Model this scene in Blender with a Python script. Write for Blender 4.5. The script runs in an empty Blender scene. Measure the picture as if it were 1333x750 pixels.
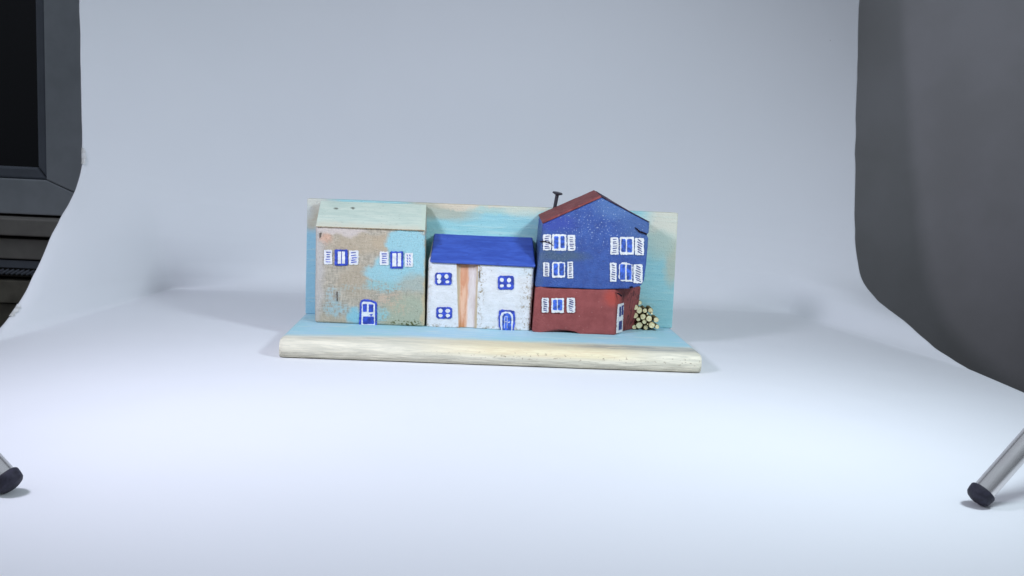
import bpy, bmesh, math, random
from mathutils import Vector, Matrix, noise
random.seed(7)
S = bpy.context.scene
COL = S.collection
# one Blender unit = 10 cm
# ------------------------------------------------------------------ camera
F = 1255.66
CP = Vector((-0.2273, -6.7021, 1.4784))
pitch, yaw, roll = 0.1352, 0.0508, 0.0484
cp, sp, cy, sy = math.cos(pitch), math.sin(pitch), math.cos(yaw), math.sin(yaw)
fw = Vector((sy*cp, cy*cp, -sp)); r0 = Vector((cy, -sy, 0)); u0 = r0.cross(fw)
cr, sr = math.cos(roll), math.sin(roll)
RT = cr*r0 + sr*u0; UP = -sr*r0 + cr*u0
cam_d = bpy.data.cameras.new('camera'); cam = bpy.data.objects.new('camera', cam_d); COL.objects.link(cam)
cam_d.sensor_width = 36; cam_d.lens = F/1333*36; cam_d.clip_start = 0.05; cam_d.clip_end = 200
m = Matrix((RT, UP, -fw)).transposed().to_4x4(); m.translation = CP
cam.matrix_world = m
S.camera = cam

def ray(px, py): return fw + RT*((px-666.5)/F) - UP*((py-375)/F)
def at(px, py, Y):                      # measured point on the upright plane at depth Y
    d = ray(px, py); return CP + d*((Y-CP.y)/d.y)
def atz(px, py, Z):
    d = ray(px, py); return CP + d*((Z-CP.z)/d.z)
T, D, H = 0.137, 1.0814, 1.0778         # board thickness, front of back panel, its top

# ------------------------------------------------------------------ node helper
def lin(c):
    return tuple(min(.86, k*((v/255/12.92) if v/255 <= .04045 else ((v/255+.055)/1.055)**2.4)) for v, k in zip(c[:3], (1.12, 1.06, .94))) + (1,)
class Mat:
    def __init__(s, name, rough=.6, spec=.3):
        s.m = bpy.data.materials.new(name); s.m.use_nodes = True
        s.t = s.m.node_tree; s.n = s.t.nodes; s.b = s.n['Principled BSDF']
        s.b.inputs['Roughness'].default_value = rough
        s.b.inputs['Specular IOR Level'].default_value = spec
        s.tc = s.n.new('ShaderNodeTexCoord'); s.P = s.tc.outputs['Object']
    def put(s, sock, v):
        if isinstance(v, bpy.types.NodeSocket): s.t.links.new(v, sock)
        elif v is not None: sock.default_value = v
    def mapv(s, sc, v=None):
        n = s.n.new('ShaderNodeMapping'); s.put(n.inputs[0], v or s.P); n.inputs['Scale'].default_value = sc
        return n.outputs[0]
    def noise(s, scale, detail=3, sc=None, rough=.55, dist=0, col=False, off=0):
        n = s.n.new('ShaderNodeTexNoise'); v = s.mapv(sc) if sc else s.P
        if off:
            a = s.n.new('ShaderNodeVectorMath'); s.put(a.inputs[0], v); a.inputs[1].default_value = (off, off*.7, off*1.3); v = a.outputs[0]
        s.put(n.inputs['Vector'], v); n.inputs['Scale'].default_value = scale
        n.inputs['Detail'].default_value = detail; n.inputs['Roughness'].default_value = rough; n.inputs['Distortion'].default_value = dist
        return n.outputs['Color' if col else 'Fac']
    def math(s, op, a, b=None, c=None):
        n = s.n.new('ShaderNodeMath'); n.operation = op; s.put(n.inputs[0], a); s.put(n.inputs[1], b)
        if c is not None: s.put(n.inputs[2], c)
        return n.outputs[0]
    def rng(s, v, a, b, lo=0., hi=1., smooth=True):
        n = s.n.new('ShaderNodeMapRange'); n.interpolation_type = 'SMOOTHSTEP' if smooth else 'LINEAR'
        s.put(n.inputs[0], v); n.inputs[1].default_value = a; n.inputs[2].default_value = b
        n.inputs[3].default_value = lo; n.inputs[4].default_value = hi
        return n.outputs[0]
    def mix(s, f, a, b):
        n = s.n.new('ShaderNodeMix'); n.data_type = 'RGBA'
        s.put(n.inputs[0], f); s.put(n.inputs[6], a); s.put(n.inputs[7], b)
        return n.outputs[2]
    def dist(s, amp, scale, detail=4):     # coordinates wobbled by noise, split in xyz
        c = s.noise(scale, detail, col=True)
        a = s.n.new('ShaderNodeVectorMath'); a.operation = 'SUBTRACT'; s.put(a.inputs[0], c); a.inputs[1].default_value = (.5, .5, .5)
        b = s.n.new('ShaderNodeVectorMath'); b.operation = 'MULTIPLY_ADD'; s.put(b.inputs[0], a.outputs[0]); b.inputs[1].default_value = (amp,)*3; s.put(b.inputs[2], s.P)
        x = s.n.new('ShaderNodeSeparateXYZ'); s.put(x.inputs[0], b.outputs[0])
        return x.outputs
    def blob(s, xyz, cx, cz, rx, rz, soft=.35):
        dx = s.math('DIVIDE', s.math('SUBTRACT', xyz[0], cx), rx); dz = s.math('DIVIDE', s.math('SUBTRACT', xyz[2], cz), rz)
        d = s.math('SQRT', s.math('ADD', s.math('MULTIPLY', dx, dx), s.math('MULTIPLY', dz, dz)))
        return s.rng(d, 1-soft, 1+soft, 1, 0)
    def box(s, xyz, x0, x1, z0, z1, soft=.01):
        a = s.math('MULTIPLY', s.rng(xyz[0], x0-soft, x0+soft), s.rng(xyz[0], x1-soft, x1+soft, 1, 0))
        b = s.math('MULTIPLY', s.rng(xyz[2], z0-soft, z0+soft), s.rng(xyz[2], z1-soft, z1+soft, 1, 0))
        return s.math('MULTIPLY', a, b)
    def bump(s, h, strength=.4, dist=.01):
        n = s.n.new('ShaderNodeBump'); s.put(n.inputs['Height'], h); n.inputs['Strength'].default_value = strength; n.inputs['Distance'].default_value = dist
        s.t.links.new(n.outputs[0], s.b.inputs['Normal'])
    def color(s, c): s.put(s.b.inputs['Base Color'], c); return s.m

def simple(name, rgb, rough=.6, spec=.3, var=.12, scale=18, bump=.15, metal=0):
    a = Mat(name, rough, spec)
    f = a.rng(a.noise(scale, 4), .3, .7)
    d = tuple(max(0, v*(1-var)) for v in rgb); l = tuple(min(255, v*(1+var*.5)) for v in rgb)
    a.bump(a.noise(scale*3, 4), bump, .004)
    a.b.inputs['Metallic'].default_value = metal
    return a.color(a.mix(f, lin(d), lin(l)))

# ------------------------------------------------------------------ object helpers
def thing(name, label, cat, loc=(0, 0, 0), group=None):
    o = bpy.data.objects.new(name, None); COL.objects.link(o); o.location = loc; o.empty_display_size = .2
    o['label'] = label; o['category'] = cat
    if group: o['group'] = group
    return o
def link(name, bm, mats, parent=None, org=None, smooth=False, label=None):
    me = bpy.data.meshes.new(name)
    org = Vector(org) if org is not None else (Vector(parent_world(parent)) if parent else Vector((0, 0, 0)))
    bmesh.ops.recalc_face_normals(bm, faces=bm.faces)
    for v in bm.verts: v.co -= org
    for f in bm.faces: f.smooth = smooth
    bm.to_mesh(me); bm.free()
    o = bpy.data.objects.new(name, me); COL.objects.link(o)
    for mt in (mats if isinstance(mats, (list, tuple)) else [mats]): me.materials.append(mt)
    if parent: o.parent = parent
    else: o.location = org
    if label: o['label'] = label
    return o
def parent_world(o):
    v = Vector((0, 0, 0))
    while o: v += o.location; o = o.parent
    return v
def loft(bm, A, B, closed=True, mat=0):
    a = [bm.verts.new(p) for p in A]; b = [bm.verts.new(p) for p in B]; n = len(a)
    for i in range(n): bm.faces.new((a[i], a[(i+1) % n], b[(i+1) % n], b[i])).material_index = mat
    bm.faces.new(a).material_index = mat; bm.faces.new(b[::-1]).material_index = mat
def box(bm, x0, x1, y0, y1, z0, z1, mat=0):
    loft(bm, [(x0, y0, z0), (x1, y0, z0), (x1, y1, z0), (x0, y1, z0)], [(x0, y0, z1), (x1, y0, z1), (x1, y1, z1), (x0, y1, z1)], mat=mat)
def tube(bm, p, q, r0, r1=None, n=24, cap=True, mat=0):
    p, q = Vector(p), Vector(q); r1 = r0 if r1 is None else r1; d = (q-p).normalized()
    a = d.orthogonal().normalized(); b = d.cross(a)
    A = [bm.verts.new(p+(a*math.cos(t)+b*math.sin(t))*r0) for t in [2*math.pi*i/n for i in range(n)]]
    B = [bm.verts.new(q+(a*math.cos(t)+b*math.sin(t))*r1) for t in [2*math.pi*i/n for i in range(n)]]
    for i in range(n): bm.faces.new((A[i], A[(i+1) % n], B[(i+1) % n], B[i])).material_index = mat
    if cap: bm.faces.new(A[::-1]).material_index = mat; bm.faces.new(B).material_index = mat
def roughen(o, bev=.012, sub=4, amp=.004, size=.25, fine=.002, seg=3):
    b = o.modifiers.new('bevel', 'BEVEL'); b.width = bev; b.segments = seg; b.limit_method = 'ANGLE'; b.angle_limit = math.radians(25)
    s = o.modifiers.new('grid', 'SUBSURF'); s.subdivision_type = 'SIMPLE'; s.levels = s.render_levels = sub
    for k, (a, sz) in enumerate(((amp, size), (fine, size*.25))):
        if not a: continue
        tx = bpy.data.textures.new('wear', 'CLOUDS'); tx.noise_scale = sz; tx.noise_depth = 3
        d = o.modifiers.new('wear', 'DISPLACE'); d.texture = tx; d.strength = a*2; d.mid_level = .5; d.texture_coords = 'LOCAL'
    for f in o.data.polygons: f.use_smooth = True
    e = o.modifiers.new('wn', 'WEIGHTED_NORMAL')

# ------------------------------------------------------------------ materials
def paper_mat():
    a = Mat('white_paper', .62, .25)
    a.bump(a.math('ADD', a.math('MULTIPLY', a.noise(1.1, 2), 1.), a.math('MULTIPLY', a.noise(55, 3), .006)), .35, .05)
    v = a.n.new('ShaderNodeTexVoronoi'); v.inputs['Scale'].default_value = 1.1; a.put(v.inputs['Vector'], a.P)
    f = a.noise(.7, 3); sp_ = a.math('MULTIPLY', a.rng(v.outputs['Distance'], .006, .012, 1, 0), .45)
    return a.color(a.mix(sp_, a.mix(f, (.80, .81, .83, 1), (.84, .845, .86, 1)), (.25, .22, .2, 1)))
M_paper = paper_mat()
M_blue_ink = simple('blue_paint', (54, 78, 192), .45, .4, .25, 30)
M_pane_blue = simple('bright_blue_paint', (62, 98, 200), .45, .4, .35, 40)
M_ink_dark = simple('navy_paint', (52, 62, 130), .5, .3, .2, 40)
M_white = simple('white_paint', (228, 233, 243), .5, .3, .10, 40, .4)
M_crack_shade = simple('dark_crack_and_shade', (30, 22, 34), .9, .1)

def mixs(a, base, layers):
    for f, c in layers: base = a.mix(f, base, c)
    return base
def speckle(a, scale, th, w=.04, **k): return a.rng(a.noise(scale, 2, **k), th, th+w)

# ------------------------------------------------------------------ paper sweep
def poly_at(pts, t):
    L = [0]
    for p, q in zip(pts, pts[1:]): L.append(L[-1]+math.dist(p, q))
    s = t*L[-1]
    for i in range(len(pts)-1):
        if s <= L[i+1] or i == len(pts)-2:
            u = (s-L[i])/(L[i+1]-L[i])
            p0 = pts[max(i-1, 0)]; p1 = pts[i]; p2 = pts[i+1]; p3 = pts[min(i+2, len(pts)-1)]
            def h(k):
                m1 = (p2[k]-p0[k])/2 if i > 0 else (p2[k]-p1[k]); m2 = (p3[k]-p1[k])/2 if i < len(pts)-2 else (p2[k]-p1[k])
                return (2*u**3-3*u*u+1)*p1[k]+(u**3-2*u*u+u)*m1+(-2*u**3+3*u*u)*p2[k]+(u**3-u*u)*m2
            return h(0), max(0, h(1))
def sm(x): x = min(1, max(0, x)); return x*x*(3-2*x)
YF = -6.4
PROF = {
 'L': ([(YF, 0), (.02, 0)], [(.02, 0), (.24, .028), (.44, .075), (.79, .245), (1.36, .70), (1.84, 1.05), (1.965, 1.258)], [(1.965, 1.258), (1.96, 1.8), (1.945, 2.62), (1.93, 6)]),
 'C': ([(YF, 0), (2.9, 0)], [(2.9, 0), (3.1, .015), (3.3, .09), (3.45, .25), (3.53, .5), (3.56, .9)], [(3.56, .9), (3.58, 1.6), (3.6, 3.3), (3.65, 6)]),
 'R': ([(YF, 0), (.55, 0)], [(.55, 0), (1.1, .055), (1.68, .172), (2.3, .275), (2.667, .40), (2.88, .60), (3.0, .82)], [(3.0, .82), (3.16, 1.5), (3.474, 3.264), (3.9, 6)]),
}
XL, XR = -3.6, 3.76
def paper_pt(u, seg, t):
    e = 'L' if u < 0 else 'R'; ue = abs(XL) if u < 0 else XR
    c = poly_at(PROF['C'][seg], t); g = poly_at(PROF[e][seg], t)
    a = abs(u)/ue
    c0, c1 = (3.12, 3.56) if u < 0 else (3.16, 3.76)
    narrow = min(1, max(0, (abs(u)-c0)/(c1-c0))); narrow = sm(narrow)*.15+narrow*.85
    broad = a**3.2
    k = 0 if seg == 0 else (sm(t) if seg == 1 else 1)
    w = narrow*(1-k)+broad*k
    y = c[0]+(g[0]-c[0])*w; z = c[1]+(g[1]-c[1])*w
    return Vector((u, y, z))
bm = bmesh.new()
us = []
n = 110
for i in range(n+1):
    s = i/n*2-1; s = math.copysign(1-(1-abs(s))**1.5, s); us.append(s*abs(XL) if s < 0 else s*XR)
rows = [(0, i/24) for i in range(24)]+[(1, i/60) for i in range(60)]+[(2, i/50) for i in range(51)]
grid = []
for sg, t in rows:
    row = []
    for u in us:
        p = paper_pt(u, sg, t)
        ed = 1-min(1, (abs(XL if u < 0 else XR)-abs(u))/.12)
        if ed > 0 and sg > 0:      # slightly nibbled edge
            p.x -= math.copysign(1, u)*ed*.010*(noise.noise(Vector((p.y*5, p.z*5, 3)))+.3)
        if abs(p.z) > .02: p.y += .010*noise.noise(Vector((p.x*.7, p.z*.7, 1)))
        if sg == 2:                # faint handling crease running in from the right edge
            dz = p.z-(2.93-.28*(XR-p.x)); p.y += .010*math.exp(-(dz/.03)**2)*sm((p.x-3.0)/.6)
        row.append(bm.verts.new(p))
    grid.append(row)
for i in range(len(rows)-1):
    for j in range(n): bm.faces.new((grid[i][j], grid[i][j+1], grid[i+1][j+1], grid[i+1][j]))
paper = link('paper_backdrop', bm, M_paper, smooth=True)
paper['label'] = 'large white paper sheet sweeping up from the table behind the little houses'
paper['category'] = 'paper backdrop'
so = paper.modifiers.new('sheet', 'SOLIDIFY'); so.thickness = .006; so.offset = -1
# paper normals must look up / to the camera
me = paper.data
if me.polygons[5].normal.z < 0: me.flip_normals()

# torn tape on the edges of the sheet
M_tape = simple('translucent_tape', (222, 226, 232), .3, .5, .1, 20)
def edge_pos(zt, side):
    best = None
    for sg in (1, 2):
        for i in range(400):
            p = paper_pt(XL if side < 0 else XR, sg, i/400)
            if best is None or abs(p.z-zt) < abs(best.z-zt): best = p
    return best
for zt, hh, lab in ((1.30, .07, 'curled scrap of clear tape on left paper edge below the window frame corner'),
                    (.155, .035, 'small torn tape scrap low on the left edge of the white paper')):
    c = edge_pos(zt, -1); bm = bmesh.new(); k = 9; vs = []
    for i in range(k):
        t = i/(k-1)-.5; z = c.z+t*2*hh; p = edge_pos(z, -1)
        wd = .018*(1-abs(t)*1.2)+.008*math.sin(i*2.3)
        vs.append((bm.verts.new(p+Vector((-.002, -.010, 0))), bm.verts.new(p+Vector((wd*.6, -.018-.006*math.sin(i*1.7), .004))), bm.verts.new(p+Vector((wd+.02, -.010, 0)))))
    for a, b in zip(vs, vs[1:]):
        for j in (0, 1): bm.faces.new((a[j], a[j+1], b[j+1], b[j]))
    o = link('tape_scrap', bm, M_tape, org=c, smooth=True); o['label'] = lab; o['category'] = 'tape'

# table under the sheet
bm = bmesh.new(); box(bm, -3.4, 3.6, -6.6, 2.8, -.35, -.015)
for sx in (-3.2, 3.4):
    for yy in (-6.4, 2.6): box(bm, sx-.15, sx+.15, yy-.15, yy+.15, -7.3, -.35)
o = link('table', bm, simple('dark_wood_table', (60, 52, 48), .5, .4), org=(0, -2, -7.3)); o['label'] = 'dark table lying hidden under the white paper sheet'; o['category'] = 'table'

# ------------------------------------------------------------------ the room behind
YW = 5.6
def wpx(px, py, Y=YW): return at(px, py, Y)
M_pvc = simple('dimmed_window_frame', (172, 180, 196), .55, .3, .03, 4, .25)  # dim light on the white PVC is put into its grey colour
M_pvc2 = simple('dimmed_window_bead', (112, 119, 136), .5, .3, .03, 4, .2)  # bead colour likewise darkened for the dim light
M_trim = simple('grey_trim_paint', (150, 148, 150), .6, .2, .05, 4, .25)
M_gap = simple('dark_gap', (60, 58, 58), .8, .1)
def glass_mat():
    a = Mat('night_window_glass', .08, .5); f = a.noise(.9, 2)
    return a.color(a.mix(f, lin((10, 12, 18)), lin((22, 20, 30))))
M_glass = glass_mat()
M_room = simple('dim_beige_wall', (120, 117, 112), .8, .1, .18, 3, .3)
# corner of the glass and frame, measured on the wall plane
gx = wpx(48, 150).x; gz = wpx(25, 217).z; fx0 = wpx(61, 150).x; fz0 = wpx(30, 233).z
fx1 = wpx(112, 100).x+.55; fz1 = wpx(40, 279).z
WX0, WZ1 = gx-7.0, gz+9
win = thing('window', 'window with frame dimmed to grey and black night glass at upper left beyond the paper', 'window', (fx1-2, YW, fz1))
bm = bmesh.new(); box(bm, WX0-.1, gx+.05, YW+.10, YW+.13, gz-.05, WZ1); link('glass', bm, M_glass, win)
def mitred(bm, x0, z0, x1, z1, ya, yb):    # frame between an inner and an outer rectangle corner (right and bottom members, mitred)
    inn = Vector((x0, 0, z0)); out = Vector((x1, 0, z1)); g = .004
    for A in ([(x0, z0+g*2), (x1, z1+g*2), (x1, WZ1), (x0, WZ1)], [(WX0, z0), (x0-g, z0), (x1-g, z1), (WX0, z1)]):
        loft(bm, [(p[0], ya, p[1]) for p in A], [(p[0], yb, p[1]) for p in A])
bm = bmesh.new(); mitred(bm, fx0, fz0, fx1, fz1, YW-.05, YW+.14)
fr = link('frame', bm, M_pvc, win); b = fr.modifiers.new('b', 'BEVEL'); b.width = .015; b.segments = 2
bm = bmesh.new(); mitred(bm, gx, gz, fx0-.005, fz0+.005, YW-.0, YW+.15)
fr = link('bead', bm, M_pvc2, win); b = fr.modifiers.new('b', 'BEVEL'); b.width = .03; b.segments = 3
def strip(name, y0, y1, ya, yb, mt, label, cat, bev=.02, xr=1.5):
    za = wpx(30, y1).z; zb = wpx(30, y0).z
    bm = bmesh.new(); box(bm, WX0, fx1+xr, ya, yb, za, zb)
    o = link(name, bm, mt, org=(fx1-2, YW, za)); b = o.modifiers.new('b', 'BEVEL'); b.width = bev; b.segments = 3
    o['label'] = label; o['category'] = cat; return o
strip('window_sill', 282, 304, YW-.35, YW+.15, M_trim, 'flat grey ledge board directly under the window frame', 'ledge')
strip('trim_board', 309, 335, YW-.22, YW+.15, M_trim, 'grey moulded board below the window ledge', 'trim board')
strip('narrow_trim_board', 337, 347, YW-.18, YW+.15, M_pvc2, 'narrow grey trim strip just above the rope patterned band', 'trim board', .01)
za, zb = wpx(30, 355).z, wpx(30, 349.5).z
rope = thing('rope_trim', 'twisted rope patterned band along the wall at lower left', 'trim', (fx1-2, YW, za))
bm = bmesh.new(); x = WX0+4
while x < fx1+1:
    tube(bm, (x, YW-.17, za), (x+.10, YW-.17, zb), .018, n=10); x += .062
link('twist', bm, M_pvc2, rope, smooth=True)
bm = bmesh.new(); box(bm, WX0, fx1+1.4, YW-.15, YW+.12, za-.03, zb+.02); link('backing', bm, M_gap, rope)
strip('baseboard_panel', 363, 392, YW-.20, YW+.15, M_room, 'dim beige panel under the rope patterned band', 'panel', .015)
bm = bmesh.new()
zl = wpx(30, 394).z
box(bm, -14, 14, YW+.16, YW+.4, -8, 12)
o = link('wall', bm, simple('room_wall_paint', (58, 58, 60), .85, .1, .1, 2), org=(0, YW, -8)); o['kind'] = 'structure'
bm = bmesh.new(); box(bm, WX0, fx1+1.4, YW-.12, YW+.15, zl-3, zl)
o = link('lower_panel', bm, M_room, org=(fx1-2, YW, zl-3)); o['label'] = 'plain dim brownish wall panel lowest at the left picture edge'; o['category'] = 'panel'
bm = bmesh.new(); box(bm, -14, 14, -12, YW+.4, -7.5, -7.3)
o = link('floor', bm, simple('dark_floor', (50, 45, 42), .7, .2)); o['kind'] = 'structure'

# dark grey panel at the right, gently bent
def cloth_mat():
    a = Mat('dark_grey_fabric', .85, .15)
    a.bump(a.noise(90, 3), .25, .006)
    return a.color(a.mix(a.rng(a.noise(1.2, 3), .3, .7), lin((168, 170, 180)), lin((176, 178, 190))))
bm = bmesh.new(); rowsv = []
for i in range(60):
    x = 3.0+i*.1
    y = 4.18+.04*math.sin((x-3.3)*1.25)-.10*sm((x-5.3)/1.2)
    rowsv.append((bm.verts.new((x, y, -4)), bm.verts.new((x, y, 7))))
for a, b in zip(rowsv, rowsv[1:]): bm.faces.new((a[0], b[0], b[1], a[1]))
o = link('fabric_panel', bm, cloth_mat(), org=(5, 4.3, -4), smooth=True)
o['label'] = 'smooth dark grey panel filling the right side beyond the paper edge'; o['category'] = 'fabric panel'
so = o.modifiers.new('s', 'SOLIDIFY'); so.thickness = .03; so.offset = 0

# ------------------------------------------------------------------ shelf
shelf = thing('display_shelf', 'small painted wooden shelf with back panel carrying the three block houses', 'shelf', (0, .5, 0))
def base_mat():
    a = Mat('painted_driftwood', .62, .25); w = a.dist(.16, 3.5); w2 = a.dist(.05, 14)
    n = a.n.new('ShaderNodeSeparateXYZ'); a.put(n.inputs[0], a.P); x, y, z = n.outputs
    grain = a.noise(7, 6, sc=(.55, 6, 6), rough=.65, dist=.6)
    grain2 = a.noise(22, 5, sc=(.35, 5, 5), rough=.7)
    cream = a.mix(a.rng(grain, .35, .68), lin((198, 199, 190)), lin((226, 225, 214)))
    tan = a.mix(a.rng(grain2, .3, .7), lin((210, 194, 164)), lin((234, 222, 192)))
    # warm area on the front rim, right of the middle
    warm = a.math('MULTIPLY', a.rng(w[0], -.75, .1), a.rng(w[0], .75, 1.25, 1, 0))
    rim = a.rng(z, .055-.0, .10)
    c = a.mix(a.math('MULTIPLY', a.math('MULTIPLY', warm, rim), .8), cream, tan)
    # weathered lower front: grey streaks
    low = a.rng(z, .035, .085, 1, 0)
    streak = a.rng(a.noise(11, 6, sc=(.4, 12, 12), rough=.7, dist=.4, off=3), .38, .66, 0, .75)
    c = a.mix(a.math('MULTIPLY', low, streak), c, lin((158, 158, 152)))
    fine = a.math('MULTIPLY', a.rng(a.noise(20, 6, sc=(.25, 12, 12), rough=.75, off=6), .52, .60), a.rng(z, .03, .075, 1, 0))
    c = a.mix(a.math('MULTIPLY', fine, .6), c, lin((140, 132, 114)))
    pits = a.math('MULTIPLY', a.rng(a.noise(60, 3, sc=(.6, 1, 1)), .60, .66), a.math('MULTIPLY', a.rng(z, .045, .07), a.rng(z, .09, .115, 1, 0)))
    c = a.mix(a.math('MULTIPLY', a.math('MULTIPLY', pits, a.rng(x, -.8, .3)), .8), c, lin((136, 122, 104)))
    # blue painted top, feathered edge
    yb = a.math('ADD', w2[1], a.math('MULTIPLY', a.math('SUBTRACT', a.noise(5, 4, sc=(.5, 3, 1)), .5), .12))
    blue = a.mix(a.rng(grain, .3, .7), lin((160, 202, 230)), lin((176, 212, 236)))
    blue = a.mix(a.rng(a.noise(2.5, 3), .4, .62), blue, lin((158, 206, 226)))
    fadeline = a.rng(a.math('SUBTRACT', yb, a.rng(x, -1.5, -.6, -.10, 0)), -.33, -.15)     # object origin lies at Y=.5
    top = a.rng(z, .118, .136)
    stk = a.rng(a.noise(6, 5, sc=(.5, 7, 1), rough=.65, off=9), .54, .68)
    blue = a.mix(a.math('MULTIPLY', stk, .75), blue, lin((208, 222, 226)))
    gp = a.blob((x, None, y), 1.12, -.33, .62, .085, .5)
    c = a.mix(a.math('MULTIPLY', fadeline, top), c, blue)
    c = a.mix(a.math('MULTIPLY', a.math('MULTIPLY', gp, a.rng(grain, .35, .6)), .75), c, lin((120, 130, 140)))
    a.bump(a.math('ADD', a.math('ADD', grain, a.math('MULTIPLY', grain2, .5)), a.math('MULTIPLY', a.noise(100, 3, sc=(.5, 1, 1), rough=.7), .5)), .5, .009)
    return a.color(c)
YB = 1.20
bm = bmesh.new()
prof = [(.035, 0), (.010, .010), (-.004, .040), (-.002, .090), (.008, .115), (.026, .130), (.055, .1358), (.15, T), (.3, T), (.6, T), (.9, T), (YB, T), (YB, 0), (.6, 0)]
N = 120; rings = []
for i in range(N+1):
    x = -1.5+3.0*i/N; e = min(x+1.5, 1.5-x); inset = 0.010*max(0, 1-e/.02)
    ring = []
    for k, (y, z) in enumerate(prof):
        yy = y+(.004*noise.noise(Vector((x*2.2, k*.4, 0)))+.002*noise.noise(Vector((x*9, k, 4))) if k < 7 else 0)
        zz = z-(inset if z > .06 else -inset*.5 if z > 0 else 0)+(.0015*noise.noise(Vector((x*3, k, 8))) if 0 < k < 7 else 0)
        ring.append(bm.verts.new((x, yy+(inset if y < .1 else 0), max(0.0, zz)+.0015)))
    rings.append(ring)
for a, b in zip(rings, rings[1:]):
    for k in range(len(prof)): bm.faces.new((a[k], a[(k+1) % len(prof)], b[(k+1) % len(prof)], b[k]))
bm.faces.new(rings[0]); bm.faces.new(rings[-1][::-1])
base = link('base_board', bm, base_mat(), shelf, smooth=True)
e = base.modifiers.new('e', 'EDGE_SPLIT'); e.split_angle = math.radians(50)

def L(px, py, org, Y): p = at(px, py, Y); return p.x-org[0], p.z-org[2]
def panel_mat():
    a = Mat('painted_back_panel', .62, .25); O = (0, .5, 0)
    w = a.dist(.16, 4); wf = a.dist(.07, 16)
    grain = a.noise(8, 6, sc=(.5, 4, 6), rough=.65, dist=.5)
    turq = a.mix(a.rng(grain, .3, .7), lin((146, 204, 220)), lin((162, 214, 228)))
    c = turq
    def lay(px0, py0, rx, ry, col, k=.8, soft=.45, ww=w):
        nonlocal c
        x, z = L(px0, py0, O, D); s = .00625
        c = a.mix(a.math('MULTIPLY', a.blob(ww, x, z, rx*s, ry*s, soft), k), c, lin(col))
    # bluer left strip
    lay(400, 380, 22, 105, (146, 198, 228), 1, .2)
    lay(405, 268, 26, 24, (206, 210, 206), .95)
    lay(408, 285, 10, 14, (182, 180, 165), .8, .5, wf)
    lay(398, 275, 10, 10, (200, 216, 226), .6, .5, wf)
    # cream along the top between the left and the right houses
    lay(628, 266, 95, 8, (214, 210, 196), 1, .3)
    lay(575, 273, 42, 13, (178, 184, 172), .85)
    lay(600, 268, 30, 6, (222, 212, 196), .8, .4, wf)
    lay(640, 274, 28, 5, (170, 210, 212), .8, .5, wf)
    lay(680, 272, 26, 10, (206, 220, 212), .8)
    # right end
    lay(876, 297, 36, 36, (212, 216, 208), 1, .4)
    lay(876, 345, 10, 26, (200, 200, 184), .7, .5, wf)
    lay(858, 320, 22, 18, (170, 206, 206), .6)
    gl = a.rng(grain, .52, .68)
    c = a.mix(a.math('MULTIPLY', gl, .25), c, lin((205, 226, 226)))
    p = speckle(a, 70, .70, sc=(1, 1, 1.4)); c = a.mix(a.math('MULTIPLY', p, .5), c, lin((70, 100, 125)))
    a.bump(a.math('ADD', grain, a.math('MULTIPLY', a.noise(100, 3, rough=.7), .9)), .8, .009)
    return a.color(c)
bm = bmesh.new()
bx0 = at(397.5, 408, D).x; bx1 = at(875, 427, D).x; tx0 = at(399.8, 258.5, D).x; tx1 = at(883, 277, D).x
zl, zr = at(399.8, 258.5, D).z, at(883, 277.5, D).z
loft(bm, [(bx0, D, T+.001), (bx1, D, T+.001), (tx1, D, zr), (tx0, D, zl)], [(bx0, D+.11, T+.001), (bx1, D+.11, T+.001), (tx1, D+.11, zr), (tx0, D+.11, zl)])
pan = link('back_panel', bm, panel_mat(), shelf); roughen(pan, .008, 4, .002, .4, .001)

# ------------------------------------------------------------------ painted marks on the facades
def clean(pts):
    return pts
def outline(pts, step=1.3, jit=.36):
    out = []; n = len(pts)
    for i in range(n):
        p, q = pts[i], pts[(i+1) % n]; d = math.dist(p, q); k = max(1, int(d/step))
        for j in range(k):
            t = j/k; out.append((p[0]+(q[0]-p[0])*t+random.uniform(-jit, jit), p[1]+(q[1]-p[1])*t+random.uniform(-jit, jit)))
    return out
def rr(x0, y0, x1, y1, r=1.6, sk=0):       # rectangle with cut corners, sk = sideways skew of the top
    p = [(x0+r, y0), (x1-r, y0), (x1, y0+r), (x1, y1-r), (x1-r, y1), (x0+r, y1), (x0, y1-r), (x0, y0+r)]
    return [(x+sk*(y1-y)/(y1-y0), y) for x, y in p]
class Face:                                # a facade: turns measured points into points on its plane
    def __init__(s, P, N): s.P = Vector(P); s.N = Vector(N).normalized()
    def __call__(s, px, py, out=0):
        d = ray(px, py); t = (s.P-CP).dot(s.N)/d.dot(s.N); return CP+d*t+s.N*out
def patch(bm, face, pts, out, thick=.003, mat=0, jit=.36, step=1.3):
    o = outline(pts, step, jit)
    A = [face(x, y, out) for x, y in o]; B = [p-face.N*thick for p in A]
    loft(bm, A, B, mat=mat)
def dark_mark(face, mt, root, pts, out, thick, mat, jit):
    bm = bmesh.new(); patch(bm, face, pts, out, thick, 0, jit); link('crack_or_shade', bm, mt, root)
def ell(cx, cy, rx, ry, n=12, jit=.1):
    return [(cx+rx*(1+random.uniform(-jit, jit))*math.cos(2*math.pi*i/n), cy+ry*(1+random.uniform(-jit, jit))*math.sin(2*math.pi*i/n)) for i in range(n)]
def stroke(bm, face, a, b, w, out, mat=0):
    dx, dy = b[0]-a[0], b[1]-a[1]; l = math.hypot(dx, dy); nx, ny = -dy/l*w/2, dx/l*w/2
    patch(bm, face, [(a[0]+nx, a[1]+ny), (b[0]+nx*.7, b[1]+ny*.7), (b[0]-nx*.7, b[1]-ny*.7), (a[0]-nx, a[1]-ny)], out, .0015, mat, .12, 3)
O1, O2 = .0075, .0095
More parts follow.
